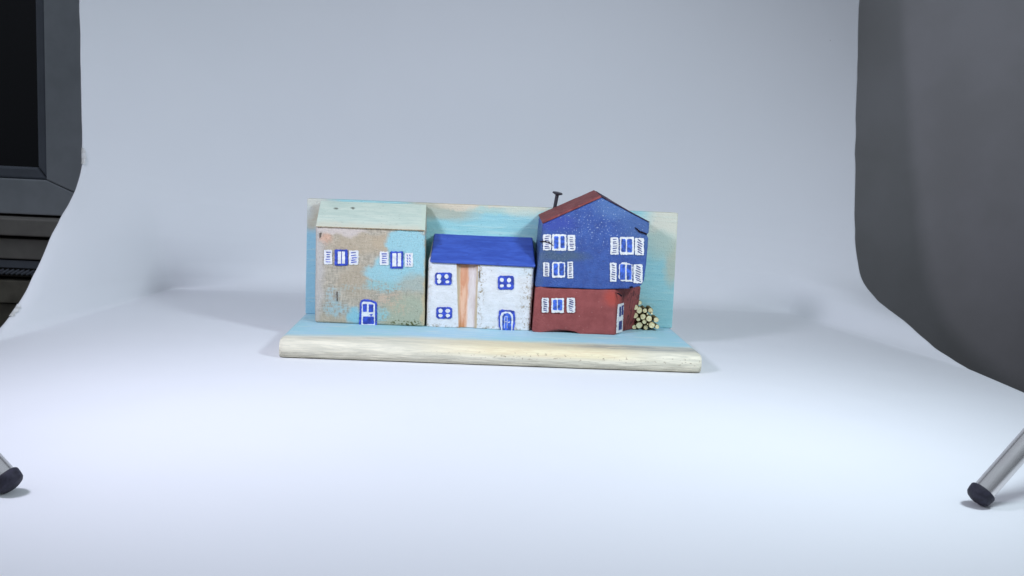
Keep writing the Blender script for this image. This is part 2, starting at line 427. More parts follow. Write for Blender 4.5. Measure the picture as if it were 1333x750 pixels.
def shutter(root, face, x0, y0, x1, y1, rows=6, slant=0., ink=None, sk=0, kind='h'):
    bm = bmesh.new(); patch(bm, face, rr(x0, y0, x1, y1, .8, sk), O1, .006, 0, .42, 1.2)
    w = x1-x0; h = y1-y0
    for i in range(rows):
        if kind == 'h':
            y = y0+h*(i+1)/(rows+1)+random.uniform(-.3, .3); s = sk*(y1-y)/h
            a = (x0+w*(.25+random.uniform(-.06, .08))+s, y-slant*w*.25); b = (x1-w*(.22+random.uniform(-.05, .1))+s, y+slant*w*.25)
            stroke(bm, face, a, b, random.uniform(1.0, 1.6), O2, 1)
        else:
            for xx in (.36, .66):
                y = y0+h*(i+.9)/(rows+.8); x = x0+w*xx+sk*(y1-y)/h
                stroke(bm, face, (x-.9, y-h/rows*.28), (x+.9*slant, y+h/rows*.28), random.uniform(.9, 1.3), O2, 1)
    return link('shutter', bm, [M_white, ink or M_blue_ink], root)

# ------------------------------------------------------------------ house one (weathered, left)
Y1 = .695
o1 = at(481, 423, Y1); o1.z = T; org1 = (o1.x, Y1, T)
h1 = thing('block_house', 'tall boxy wooden block house in rubbed tan and light blue paint, leftmost', 'toy house', org1)
def m1():
    a = Mat('rubbed_tan_and_blue_paint', .6, .3); w = a.dist(.14, 8, 6); wf = a.dist(.085, 16, 7)
    weave = a.noise(14, 5, sc=(4, 1, 1.2), rough=.7); weave2 = a.noise(16, 5, sc=(1, 1, 4), rough=.7)
    gr = a.math('MULTIPLY', a.math('ADD', weave, weave2), .5)
    c = a.mix(a.rng(gr, .38, .62), lin((160, 154, 144)), lin((200, 193, 182)))
    s = .0059
    def lay(px0, py0, rx, ry, col, k=.85, soft=.35, ww=w, br=None):
        nonlocal c
        x, z = L(px0, py0, org1, Y1); f = a.math('MULTIPLY', a.blob(ww, x, z, rx*s, ry*s, soft), k)
        if br is not None: f = a.math('MULTIPLY', f, a.rng(gr, br, br+.1))
        c = a.mix(f, c, lin(col))
    lay(535, 415, 40, 32, (170, 182, 166), .85)
    lay(450, 418, 60, 8, (184, 174, 156), .6)
    lay(412, 350, 9, 70, (196, 194, 198), .8, .5)
    lay(445, 302, 32, 5, (214, 206, 208), .8)
    lay(425, 310, 8, 7, (222, 178, 158), .7, .5, wf)
    lay(470, 318, 40, 12, (188, 174, 154), .6)
    lay(500, 315, 16, 10, (192, 176, 156), .6)
    lay(465, 365, 24, 20, (182, 168, 150), .6)
    B = (156, 206, 224)
    lay(530, 318, 28, 22, B, 1, .12, wf)
    lay(528, 345, 40, 18, B, 1, .14, wf)
    lay(508, 356, 34, 12, B, .95, .18, wf)
    lay(500, 372, 26, 8, (150, 198, 210), .9, .3, wf, .42)
    lay(540, 368, 22, 12, (168, 186, 186), .8, .4, wf)
    lay(432, 384, 9, 11, (168, 194, 206), .8, .4, wf, .45)
    lay(438, 402, 16, 10, (158, 194, 208), .8, .4, wf, .43)
    lay(462, 412, 10, 11, (136, 202, 226), .9, .4, wf)
    lay(496, 411, 9, 12, (150, 200, 212), .85, .4, wf, .42)
    lay(455, 375, 14, 5, (156, 190, 200), .7, .4, wf, .48)
    lay(508, 390, 16, 9, (206, 176, 156), .6, .5, wf, .46)
    lay(520, 402, 14, 8, (204, 180, 158), .5, .5, wf, .46)
    x, z = L(416, 320, org1, Y1)
    c = a.mix(a.math('MULTIPLY', a.rng(a.noise(42, 5, sc=(2.5, 1, .9), rough=.8), .56, .66), .6), c, lin((110, 104, 98)))
    c = a.mix(a.math('MULTIPLY', a.rng(a.noise(48, 5, sc=(1, 1, 2.2), rough=.8, off=5), .58, .66), .55), c, lin((226, 228, 226)))
    # dark flaked dots by the foot
    x, z = L(530, 421, org1, Y1)
    c = a.mix(a.math('MULTIPLY', a.blob(w, x, z, .12, .022, .5), speckle(a, 50, .5, off=2)), c, lin((84, 90, 50)))
    # bare right edge
    x, z = L(553, 360, org1, Y1)
    c = a.mix(a.rng(a.P and w[0], x-.022, x+.010), c, lin((196, 186, 160)))
    a.bump(a.math('ADD', gr, a.math('MULTIPLY', a.noise(110, 3, rough=.7), .9)), .9, .010)
    return a.color(c)
def roof_slab(root, org, El, Er, Rl, Rr, th, mt, name='roof', sub=3, amp=.002, bev=.008):
    nrm = (Er-El).cross(Rl-El).normalized()
    if nrm.z < 0: nrm = -nrm
    bm = bmesh.new(); loft(bm, [El, Er, Rr, Rl], [El+nrm*th, Er+nrm*th, Rr+nrm*th, Rl+nrm*th])
    o = link(name, bm, mt, root); roughen(o, bev, sub, amp, .3, .001); return o
def block(root, mt, FBL, FBR, FTL, FTR, RTL, RTR, Yb, bev=.016, amp=.003):
    bm = bmesh.new()
    Ls = [FBL, FTL, RTL, Vector((RTL.x, Yb, RTL.z)), Vector((FBL.x, Yb, FBL.z))]
    Rs = [FBR, FTR, RTR, Vector((RTR.x, Yb, RTR.z)), Vector((FBR.x, Yb, FBR.z))]
    loft(bm, Ls, Rs); o = link('wall', bm, mt, root); roughen(o, bev, 4, amp, .35, .0015); return o
def flr(v): return Vector((v.x, v.y, T+.002))
YR = 1.03
E1l, E1r = at(411.0, 295.5, Y1+.006), at(553.5, 301, Y1+.006)
R1l, R1r = at(417.5, 262.5, YR), at(555, 267.5, YR)
block(h1, m1(), flr(at(409.6, 420, Y1)), flr(at(552.5, 426, Y1)), at(411, 295.5, Y1), at(553.5, 301, Y1), R1l, R1r, D-.003)
def m_roof1():
    a = Mat('pale_green_paint', .65, .25); gr = a.noise(9, 5, sc=(.6, 3, 5), rough=.65); w = a.dist(.05, 12)
    c = a.mix(a.rng(gr, .3, .7), lin((184, 205, 201)), lin((203, 219, 214)))
    zE = E1l.z-T
    c = a.mix(a.math('MULTIPLY', a.rng(w[2], zE+.015, zE+.06, 1, 0), .55), c, lin((212, 208, 194)))
    xr = L(552, 280, org1, Y1)[0]
    c = a.mix(a.rng(w[0], xr-.05, xr+.0), c, lin((196, 214, 206)))
    for (qx, qy) in ((437.5, 271.5), (459, 271)):
        p = at(qx, qy, .94); c = a.mix(a.math('MULTIPLY', a.blob(w, p.x-org1[0], p.z-T, .018, .007, .5), .85), c, lin((96, 102, 94)))
    c = a.mix(a.math('MULTIPLY', speckle(a, 55, .66, sc=(.8, 1, 2)), .35), c, lin((130, 140, 132)))
    a.bump(a.math('ADD', gr, a.math('MULTIPLY', a.noise(50, 4), .5)), .4, .008)
    return a.color(c)
roof_slab(h1, org1, E1l, E1r, R1l, R1r, .009, m_roof1())
f1 = Face((0, Y1, 0), (0, -1, 0))
def win1(xs, fr_, ys, panes, sL, sR, kR='h'):
    bm = bmesh.new(); patch(bm, f1, rr(*fr_, 1.0), O1, .006)
    w = link('window', bm, M_blue_ink, h1)
    for p in panes:
        bm = bmesh.new(); patch(bm, f1, rr(*p, .4), O2, .003, 0, .2); link('pane', bm, M_white, w)
    shutter(h1, f1, *sL); shutter(h1, f1, *sR, kind=kR, slant=.4 if kR == 'v' else -.1)
win1(0, (436, 325, 452.8, 345.8), 0, [(440, 327.3, 444.2, 343.2), (445.3, 327.3, 449.2, 343)], (422, 325, 432.6, 344, 5), (454.2, 326, 467, 344.5, 5))
win1(0, (508, 327.3, 525, 349.6), 0, [(510.9, 329.6, 516, 346.8), (517.8, 329.4, 522.2, 346.6)], (494.4, 327.6, 506, 345, 5), (527, 329.3, 537.6, 347.4, 4), 'v')
# front door
bm = bmesh.new(); patch(bm, f1, [(467.4, 422.6), (468.6, 395), (470, 391), (474, 389.4), (484, 390.5), (490.2, 393), (491, 397), (490.6, 423.4)], O1, .006)
d1 = link('door', bm, M_blue_ink, h1)
bm = bmesh.new(); patch(bm, f1, [(470.6, 423), (471.2, 394), (473, 392.4), (483, 393), (488.2, 395.4), (488.4, 423)], O2, .003, 0, .2); link('door_leaf', bm, M_white, d1)
for q in (rr(472.6, 395.6, 477.8, 405.6, .6), rr(480.2, 396, 486.2, 406.2, .6), [(480.8, 408.6), (485.6, 408.6), (483.4, 411.6)], rr(472.6, 411.8, 487, 421.6, .8)):
    bm = bmesh.new(); patch(bm, f1, q, O2+.002, .002, 0, .25); link('door_panel', bm, M_blue_ink, d1)
# knot and scratch
dark_mark(f1, simple('brown_seam', (150, 132, 108), .9), h1, [(412, 294.6), (440, 295.4), (500, 297.6), (553, 299.6), (553, 300.6), (500, 298.5), (440, 296.2), (412, 295.4)], .0105, .006, 0, .15)
M_scr1 = simple('grey_scratch', (104, 96, 92), .9)
dark_mark(f1, M_scr1, h1, [(438, 380), (439.6, 380), (439.8, 391.5), (438.7, 392.5)], .006, .004, 0, .35)
dark_mark(f1, M_scr1, h1, [(415.5, 304), (418.5, 302.5), (418, 308), (416, 310)], .006, .004, 0, .4)

# ------------------------------------------------------------------ house two (white cottage)
Y2 = .700
o2 = at(623, 428, Y2); org2 = (o2.x, Y2, T)
h2 = thing('block_cottage', 'low white wooden block cottage with plain blue roof and orange groove', 'toy house', org2)
def m2():
    a = Mat('scuffed_white_paint', .6, .25); w = a.dist(.05, 14); wf = a.dist(.03, 40)
    gr = a.noise(10, 5, sc=(1, 1, 2.5), rough=.7)
    c = a.mix(a.rng(gr, .3, .7), lin((212, 217, 226)), lin((236, 240, 248)))
    s = .0059
    def edge(px0, side, wid):
        x, _ = L(px0, 390, org2, Y2); return a.rng(w[0], x-wid*side, x+wid*side*.2) if side > 0 else a.rng(w[0], x-wid*.2, x+wid, 1, 0)
    fleck = a.rng(a.noise(24, 7, sc=(1.2, 1, 1.2), rough=.8), .52, .57)
    brown = lin((150, 134, 106))
    xr = L(691, 390, org2, Y2)[0]; xl = L(556, 390, org2, Y2)[0]; zb = .0
    near = a.math('MAXIMUM', a.rng(w[0], xr-.13, xr-.01), a.math('MULTIPLY', a.rng(w[2], .0, .05, 1, 0), .8))
    near = a.math('MAXIMUM', near, a.math('MULTIPLY', a.rng(w[0], xl, xl+.06, 1, 0), .45))
    xg = L(623, 390, org2, Y2)[0]
    near = a.math('MAXIMUM', near, a.math('MULTIPLY', a.math('MULTIPLY', a.rng(w[0], xg-.03, xg, 0, 1), a.rng(w[0], xg+.01, xg+.06, 1, 0)), .95))
    c = a.mix(a.math('MULTIPLY', near, fleck), c, brown)
    c = a.mix(a.math('MULTIPLY', speckle(a, 55, .68), .5), c, lin((140, 136, 128)))
    x0 = L(675, 350, org2, Y2)
    c = a.mix(a.math('MULTIPLY', a.blob(w, x0[0], x0[1], .16, .06, .5), .35), c, lin((196, 222, 240)))
    a.bump(a.math('ADD', gr, a.math('MULTIPLY', a.noise(100, 3, rough=.7), .7)), .75, .010)
    return a.color(c)
def m_groove():
    a = Mat('orange_and_white_groove', .65, .25); w = a.dist(.02, 10)
    st = a.noise(9, 5, sc=(3.2, 1, .5), rough=.7, dist=.5); xg = L(608.5, 390, org2, Y2)[0]
    white = a.mix(a.rng(st, .35, .65), lin((206, 196, 200)), lin((224, 220, 226)))
    orange = a.mix(a.rng(st, .38, .62), lin((204, 148, 120)), lin((224, 186, 164)))
    c = a.mix(a.rng(w[0], xg-.008, xg+.012), orange, white)
    xa = L(597, 390, org2, Y2)[0]; xb = L(620, 390, org2, Y2)[0]
    tan = lin((196, 182, 160))
    c = a.mix(a.rng(w[0], xa-.002, xa+.014, 1, 0), c, tan); c = a.mix(a.rng(w[0], xb-.016, xb), c, tan)
    z = L(600, 350, org2, Y2)[1]; c = a.mix(a.math('MULTIPLY', a.rng(w[2], z-.02, z+.04), .7), c, lin((150, 96, 66)))
    z = L(600, 422, org2, Y2)[1]; c = a.mix(a.math('MULTIPLY', a.math('MULTIPLY', a.rng(w[2], z-.03, z+.05, 1, 0), a.rng(w[0], xg-.03, xg, 1, 0)), .6), c, lin((190, 120, 60)))
    a.bump(st, .5, .008)
    return a.color(c)
E2l, E2r = at(557.6, 341.5, Y2), at(696.2, 347.5, Y2)
R2l, R2r = at(565, 306.8, .98), at(693, 312, .98)
# front wall with a shallow groove: two wall blocks joined by the recessed strip, all one mesh with two materials
bm = bmesh.new()
xs_t = [at(x, 344, Y2).x for x in (557.4, 558.6, 562.5, 594, 598, 617, 622, 691.5, 695.2, 696.4)]; xs_b = [at(x, 429, Y2).x for x in (554.8, 556, 560, 596.5, 599.5, 616, 620, 685.5, 689, 690.2)]
ys = [.034, .010, 0, 0, .028, .022, 0, 0, .010, .030]
ztop = [E2l.z+(E2r.z-E2l.z)*(x-xs_t[0])/(xs_t[-1]-xs_t[0]) for x in xs_t]
TOPR = [R2l.z+(R2r.z-R2l.z)*i/9 for i in range(10)]
xr_ = [R2l.x+(R2r.x-R2l.x)*(x-xs_t[0])/(xs_t[-1]-xs_t[0]) for x in xs_t]
ringsv = []
for i in range(10):
    slope = (R2l.z-E2l.z)/(.98-Y2)
    ringsv.append([bm.verts.new(p) for p in ((xs_b[i], Y2+ys[i], T+.002), (xs_t[i], Y2+ys[i], ztop[i]+ys[i]*slope*.9), (xr_[i], .98, R2l.z+(R2r.z-R2l.z)*(xs_t[i]-xs_t[0])/(xs_t[-1]-xs_t[0])), (xr_[i], D-.003, R2l.z), (xs_b[i], D-.003, T+.002))])
for i in range(9):
    a, b = ringsv[i], ringsv[i+1]
    for k in range(5):
        f = bm.faces.new((a[k], a[(k+1) % 5], b[(k+1) % 5], b[k])); f.material_index = 1 if (k == 0 and 3 <= i <= 5) else 0
bm.faces.new(ringsv[0]); bm.faces.new(ringsv[-1][::-1])
o = link('wall', bm, [m2(), m_groove()], h2); roughen(o, .012, 3, .004, .3, .002)
def m_roof2():
    a = Mat('royal_blue_paint', .40, .45); gr = a.noise(12, 6, sc=(.5, 2.5, 2.5), rough=.7)
    c = a.mix(a.rng(gr, .3, .7), lin((46, 74, 170)), lin((62, 96, 198)))
    c = a.mix(a.math('MULTIPLY', speckle(a, 26, .70), .6), c, lin((36, 52, 128)))
    a.bump(a.math('ADD', gr, a.math('MULTIPLY', a.noise(24, 4), .7)), .35, .010)
    return a.color(c)
dn = Vector((0, -.035, -.027))
roof_slab(h2, org2, E2l+Vector((.012, -.014, -.006)), E2r+Vector((.004, -.014, -.008)), R2l, R2r, .026, m_roof2(), bev=.018, amp=.006)
f2 = Face((0, Y2, 0), (0, -1, 0))
def win2(fr_, panes):
    bm = bmesh.new(); patch(bm, f2, rr(*fr_, 2.0), O1, .006, 0, .35); w = link('window', bm, M_blue_ink, h2)
    for p in panes:
        bm = bmesh.new(); patch(bm, f2, ell(*p), O2, .003, 0, .15); link('pane', bm, M_white, w)
win2((566.5, 354.9, 588, 371), [(571.6, 360, 3.1, 3.4), (571.8, 366, 2.8, 3.0), (581.4, 359.8, 2.7, 3.1), (582.3, 366.8, 2.5, 2.0)])
win2((648.2, 359, 669, 377), [(653.3, 364.3, 2.6, 2.8), (662.7, 364.6, 2.7, 2.9), (653.3, 372, 2.7, 2.1), (662.3, 371.6, 2.8, 2.2)])
win2((568, 399.8, 588.4, 414.8), [(573.4, 404.6, 2.9, 2.8), (582.9, 404.6, 3.1, 2.6), (573.5, 410.6, 2.8, 2.2), (582.9, 410.6, 2.8, 2.2)])
bm = bmesh.new(); patch(bm, f2, [(651.3, 430.3), (649.4, 424), (648.7, 414), (650, 404.5), (653, 403), (664, 403.8), (669.8, 405), (670.6, 412), (670.2, 421), (668.6, 430.8)], O1, .006)
d2 = link('door', bm, M_blue_ink, h2)
bm = bmesh.new(); patch(bm, f2, [(652.3, 430), (651, 422), (650.9, 412), (653, 407), (658, 405.3), (664, 406), (667.6, 409.5), (668, 418), (666.8, 430)], O2, .003, 0, .2); link('door_frame', bm, M_white, d2)
bm = bmesh.new(); patch(bm, f2, [(654.2, 430.2), (653.7, 420), (653.9, 412), (656, 408.2), (660, 407.2), (664, 408.8), (665.6, 413), (665.2, 430.6)], O2+.002, .002, 0, .25); lf = link('door_leaf', bm, M_pane_blue, d2)
bm = bmesh.new()
for a_, b_, w_ in (((657, 412), (656.6, 427), .7), ((660.2, 411), (660, 427), .6), ((657, 412), (660, 411.6), .6), ((656.8, 418.5), (660, 418.5), .6), ((661.5, 419.5), (663.8, 418.8), 1.3)):
    stroke(bm, f2, a_, b_, w_, O2+.0035)
link('door_lines', bm, M_white, lf)
# dark gap lines under the eave
M_scr = simple('brown_scratch', (112, 98, 80), .9)
dark_mark(f2, M_scr, h2, [(593, 342.2), (600, 342.4), (612, 343.2), (612, 344.4), (598, 344.2), (594, 343.6)], .006, .004, 0, .2)
dark_mark(f2, M_scr, h2, [(622, 343.8), (670, 346), (695.5, 347.2), (695, 348.2), (668, 347.2), (622, 344.8)], .006, .004, 0, .2)
dark_mark(f2, M_scr, h2, [(623.2, 352.5), (624.6, 352.2), (625, 361), (623.6, 364)], .006, .004, 0, .3)

# ------------------------------------------------------------------ house three (blue over red, gabled)
Y3 = .655
o3 = at(746, 436, Y3); org3 = (o3.x, Y3, T)
h3 = thing('gabled_block_house', 'tall gabled block house, blue upper storeys over dark red ground floor', 'toy house', org3)
def m3():
    a = Mat('speckled_blue_paint', .36, .5); w = a.dist(.08, 8); wf = a.dist(.03, 30)
    gr = a.noise(11, 5, rough=.65)
    c = a.mix(a.rng(gr, .3, .7), lin((44, 74, 152)), lin((56, 92, 174)))
    s = .0057
    def lay(px0, py0, rx, ry, col, k=.8, soft=.5, ww=w):
        nonlocal c
        x, z = L(px0, py0, org3, Y3); c = a.mix(a.math('MULTIPLY', a.blob(ww, x, z, rx*s, ry*s, soft), k), c, lin(col))
    lay(728, 333, 36, 7, (68, 92, 122), .9)
    lay(705, 338, 12, 12, (68, 92, 130), .7)
    lay(838, 290, 28, 40, (70, 104, 164), .7)
    lay(800, 268, 26, 18, (84, 122, 184), .7)
    lay(700, 330, 9, 60, (66, 92, 140), .6)
    lay(720, 290, 30, 10, (48, 66, 170), .7)
    # splattered light flecks, thickest in the middle of the gable
    x, z = L(770, 290, org3, Y3)
    dens = a.math('MULTIPLY', a.blob(w, x, z, .42, .30, .7), .14)
    fl = a.noise(75, 3, rough=.6); th = a.math('SUBTRACT', .75, dens)
    f = a.rng(a.math('SUBTRACT', fl, th), 0, .035)
    c = a.mix(a.math('MULTIPLY', f, .8), c, lin((170, 190, 226)))
    c = a.mix(a.math('MULTIPLY', speckle(a, 22, .66, sc=(1, 1, 2)), .5), c, lin((38, 48, 110)))
    a.bump(a.math('ADD', a.math('MULTIPLY', gr, .7), a.math('MULTIPLY', a.noise(80, 3, rough=.7), 1.1)), .9, .011)
    return a.color(c)
def m3r():
    a = Mat('dark_red_paint', .55, .3); w = a.dist(.08, 8)
    gr = a.noise(11, 5, rough=.65)
    c = a.mix(a.rng(gr, .3, .7), lin((134, 68, 70)), lin((150, 80, 82)))
    x, z = L(799, 389, org3, Y3); c = a.mix(a.math('MULTIPLY', a.blob(w, x, z, .07, .06, .6), .8), c, lin((176, 74, 66)))
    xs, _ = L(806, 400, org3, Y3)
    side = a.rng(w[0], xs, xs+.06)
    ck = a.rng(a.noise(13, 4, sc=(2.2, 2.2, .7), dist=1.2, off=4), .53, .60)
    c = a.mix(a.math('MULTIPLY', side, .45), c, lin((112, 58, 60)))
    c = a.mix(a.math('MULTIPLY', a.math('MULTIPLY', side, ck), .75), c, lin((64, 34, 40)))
    c = a.mix(a.math('MULTIPLY', speckle(a, 62, .71), .7), c, lin((196, 150, 150)))
    a.bump(a.math('ADD', a.math('MULTIPLY', gr, .6), a.math('MULTIPLY', a.noise(85, 3, rough=.7), .7)), .7, .010)
    return a.color(c)
# upper storeys: gable outline pushed back to the panel
up = [(706.5, 291.5), (783.5, 257.3), (845.6, 290), (845.0, 303.6), (841.8, 306), (844.6, 309.5), (843, 330), (841, 349), (838.8, 366), (834.5, 372.5), (822, 375.6), (780, 377), (735, 375.2), (696.8, 373.6)]
A = [at(x, y, Y3) for x, y in up]; RISE = [.030, .028, .004]
B = [Vector((p.x, D-.003, p.z+(RISE[k] if k < 3 else 0))) for k, p in enumerate(A)]
bm = bmesh.new(); loft(bm, A, B); o = link('upper_wall', bm, m3(), h3); roughen(o, .012, 4, .0035, .3, .0018)
# ground floor with the chipped right corner
YL = Y3+.004
def G(px, py, Y, z): p = at(px, py, Y); return Vector((p.x, Y, z))
zj = (A[-3].z+A[-1].z)/2
bot = [(693, 431, YL, 0), (701, 431, YL, 0), (706, 431, YL, .016), (728, 432, YL, .024), (748, 433, YL, .027), (757, 434, YL, .004), (775, 436, YL, 0), (800.5, 436, YL, 0), (811, 431, .84, 0), (827.5, 429, .98, 0)]
top = [(697.3, 374), (704, 374), (709, 375), (730, 375.5), (750, 376), (760, 376.5), (777, 377), (801, 377), (812.5, 376), (834.3, 375)]
ytop = [YL]*8+[.79, .90]
BR = [G(px, py, Y, T+.002+dz) for px, py, Y, dz in bot]; TR = [G(px, py, Y, 0) for (px, py), Y in zip(top, ytop)]
for p, (px, py) in zip(TR, top): p.z = at(px, min(py, 376), YL).z-.006
zt = min(A[-1].z, A[-2].z, A[-3].z)-.003
zlist = [at(px, py, YL).z-.001 for px, py in top]
for k, p in enumerate(TR): p.z = zlist[k] if k < 8 else zlist[7]
BR += [Vector((BR[-1].x, D-.003, T+.002)), Vector((BR[0].x, D-.003, T+.002))]
TR += [Vector((TR[-1].x, D-.003, TR[-1].z)), Vector((TR[0].x, D-.003, TR[0].z))]
bm = bmesh.new(); loft(bm, BR, TR); o = link('ground_floor_wall', bm, m3r(), h3); roughen(o, .010, 4, .003, .3, .002, seg=2)
# roof
def m_roof3():
    a = Mat('brick_red_roof_paint', .6, .25); gr = a.noise(12, 5, sc=(1, 1, 1), rough=.7)
    c = a.mix(a.rng(gr, .3, .7), lin((112, 56, 60)), lin((140, 74, 76)))
    c = a.mix(a.math('MULTIPLY', speckle(a, 40, .60), .4), c, lin((156, 112, 118)))
    c = a.mix(a.math('MULTIPLY', speckle(a, 20, .64, off=3), .5), c, lin((80, 44, 52)))
    a.bump(a.math('ADD', gr, a.noise(45, 3)), .5, .010)
    return a.color(c)
th = .016
def nrm2(p, q): d = (q-p); n_ = Vector((-d.z, 0, d.x)).normalized(); return n_ if n_.z > 0 else -n_
EL, AP, ER = A[0].copy(), A[1].copy(), A[2].copy()
nl, nr = nrm2(EL, AP), nrm2(AP, ER)
def slab(bm, p, q, n1, t1, t2, ra, rb):
    y0, y1 = Y3-.004, D-.002; e0 = Vector((0, 0, .0015))
    f = lambda v, y: Vector((v.x, y, v.z))
    A_ = [p+e0, q+e0, q+e0+n1*t2, p+e0+n1*t1]
    loft(bm, [f(v, y0) for v in A_], [f(v, y1)+Vector((0, 0, r)) for v, r in zip(A_, (ra, rb, rb, ra))])
bm = bmesh.new(); slab(bm, EL, AP, nl, th, th, .030, .028); lf_ = link('roof', bm, m_roof3(), h3); roughen(lf_, .006, 3, .002, .2, .0012)
bm = bmesh.new(); slab(bm, AP+(ER-AP).normalized()*.004, ER, nr, .009, .005, .028, .004); o = link('roof', bm, simple('dark_plum_edge_paint', (66, 50, 74), .6, .25, .3, 20, .4), h3); roughen(o, .004, 3, .001, .2, .001)
# nail as chimney stack, its foot on the left slope
slopeP = AP+nl*th; YN = .90
fN = Face((slopeP.x, 0, slopeP.z), nl)
foot = fN(721.3, 274.5); YN = foot.y
headp = at(725.6, 252.4, YN)
bm = bmesh.new(); d = (headp-foot).normalized()
tube(bm, foot-d*.03, headp, .0140, .0150, 20)
hd = (d+Vector((.02, -.10, 0))).normalized()
tube(bm, headp-hd*.010, headp, .017, .038, 24); tube(bm, headp, headp+hd*.008, .041, .042, 24); tube(bm, headp+hd*.008, headp+hd*.013, .042, .036, 24)
link('chimney', bm, simple('dark_nail_steel', (62, 62, 74), .4, .5, .3, 30, .3, metal=.5), h3, smooth=False, label='dark flat headed nail standing in for a chimney')
f3 = Face((0, Y3, 0), (0, -1, 0))
M_shut = M_white
def win3(fr_, panes, sL, sR, ink=M_ink_dark, face=None, shape=None):
    fc = face or f3
    bm = bmesh.new(); patch(bm, fc, shape or rr(*fr_, 1.0), O1, .006, 0, .5, 1.1); w = link('window', bm, M_white, h3)
    for p in panes:
        bm = bmesh.new(); patch(bm, fc, rr(*p, .9), O2, .003, 0, .25); link('pane', bm, M_pane_blue, w)
    shutter(h3, fc, *sL, ink=ink); shutter(h3, fc, *sR, ink=ink)
win3((718.6, 305, 737.2, 326.2), [(721.2, 307.4, 726.8, 323.6), (729.5, 307.2, 734.8, 323)], (706.9, 305, 717.4, 325.6, 7, -.1), (739, 306, 748.7, 326.3, 6, .05))
win3((718.6, 341.2, 735.5, 361.4), [(720.6, 342.9, 726, 358.6), (728, 342.7, 734, 358.4)], (707, 341.5, 714.8, 360, 7, .15), (738.6, 340.5, 746, 362.2, 7, -.1))
win3((717.6, 388, 733.8, 407), [(719.8, 390, 724.8, 403.6), (726, 390, 731.8, 403.8)], (705.2, 387.8, 714.2, 406.7, 6, .3), (737.8, 387.6, 748.5, 406.7, 6, .4))
win3((806.8, 308.5, 825, 331.5), [(808.6, 311, 814.4, 328), (816, 311.3, 822.6, 328.4)], (794.6, 309, 805, 331.4, 7, -.1), (826.4, 310, 838, 332, 6, .6))
win3((804.8, 341.4, 823.4, 366.8), [(806.8, 344, 813.6, 364.2), (815.6, 344.4, 821.8, 364.2)], (794, 342, 802.4, 366.6, 7, .3), (824.6, 344, 836.2, 368.6, 7, .5),
     shape=[(806, 345), (810.5, 341.2), (815, 341.8), (823.2, 344.5), (823, 366.8), (808.5, 365.8), (804.8, 361)])
# cracks, then one dark patch painting the shade of the corner hollow
dark_mark(f3, M_crack_shade, h3, [(702.8, 314), (709, 313.6), (714.5, 314.6), (719.8, 319), (720.5, 320.4), (714, 316), (709, 315), (703, 315.2)], .0125, .008, 0, .2)
dark_mark(f3, M_crack_shade, h3, [(826, 296), (829, 297.5), (833, 300.5), (838, 302.3), (842, 304.4), (842, 305.6), (837, 304.2), (832, 302.4), (828.6, 299.4)], .007, .006, 0, .3)
dark_mark(f3, M_crack_shade, h3, [(819, 373.5), (823, 372.6), (824, 374.5), (820, 375.6)], .007, .006, 0, .3)
dark_mark(f3, M_crack_shade, h3, [(801, 381), (806, 381.5), (810, 385), (809, 387), (805, 383.6)], .003, .006, 0, .3)  # dark patch stands for the shade inside the chipped hollow
# corner door on the chamfer
pA, pB = BR[7], BR[8]
nn = Vector(((pB-pA).y, -(pB-pA).x, 0)).normalized()
if nn.dot(CP-pA) < 0: nn = -nn
# plane leans with the corner
tilt = ((TR[7]-pA)+(TR[8]-pB)).normalized(); nn = (pB-pA).cross(tilt).normalized()
if nn.dot(CP-pA) < 0: nn = -nn
fc = Face(pA, nn)
bm = bmesh.new(); patch(bm, fc, [(801.6, 434), (802.4, 420), (803.8, 396.4), (811.0, 394.2), (810.6, 405), (809.6, 420), (809.2, 432)], .008, .006, 0, .25)
d3 = link('door', bm, M_white, h3)
for q in ([(805, 399.6), (807.2, 399), (806.9, 411.4), (804.7, 412)], [(808, 398.2), (810.2, 397), (809.8, 409.5), (807.8, 410.4)], [(804.3, 418.6), (808.3, 417), (808, 428.4), (803.8, 430)]):
    bm = bmesh.new(); patch(bm, fc, q, .0105, .002, 0, .2); link('door_panel', bm, M_ink_dark, d3)

# ------------------------------------------------------------------ log pile
lo = at(843, 430, .93); pile = thing('log_pile', 'little stack of cut twig logs beside the red ground floor', 'log pile', (lo.x, 1.0, T))
def end_mat():
    a = Mat('pale_cut_wood', .7, .2)
    n = a.n.new('ShaderNodeObjectInfo')
    c = a.mix(a.rng(a.noise(60, 4), .35, .65), lin((200, 184, 144)), lin((236, 226, 192)))
    c = a.mix(a.math('MULTIPLY', n.outputs['Random'], .35), c, lin((226, 222, 196)))
    a.bump(a.noise(70, 3), .5, .006); return a.color(c)
M_end = end_mat(); M_bark = simple('brown_bark', (128, 114, 84), .85, .1, .35, 50, .6)
logs = [(495, 275, 28), (490, 365, 40), (560, 370, 28), (628, 368, 31), (535, 445, 37), (610, 468, 38), (695, 483, 33), (478, 478, 24), (553, 505, 28),
        (490, 550, 40), (570, 575, 31), (643, 547, 41), (708, 567, 28), (590, 410, 11), (642, 405, 14), (430, 570, 30), (440, 430, 36), (445, 330, 34), (592, 535, 9)]
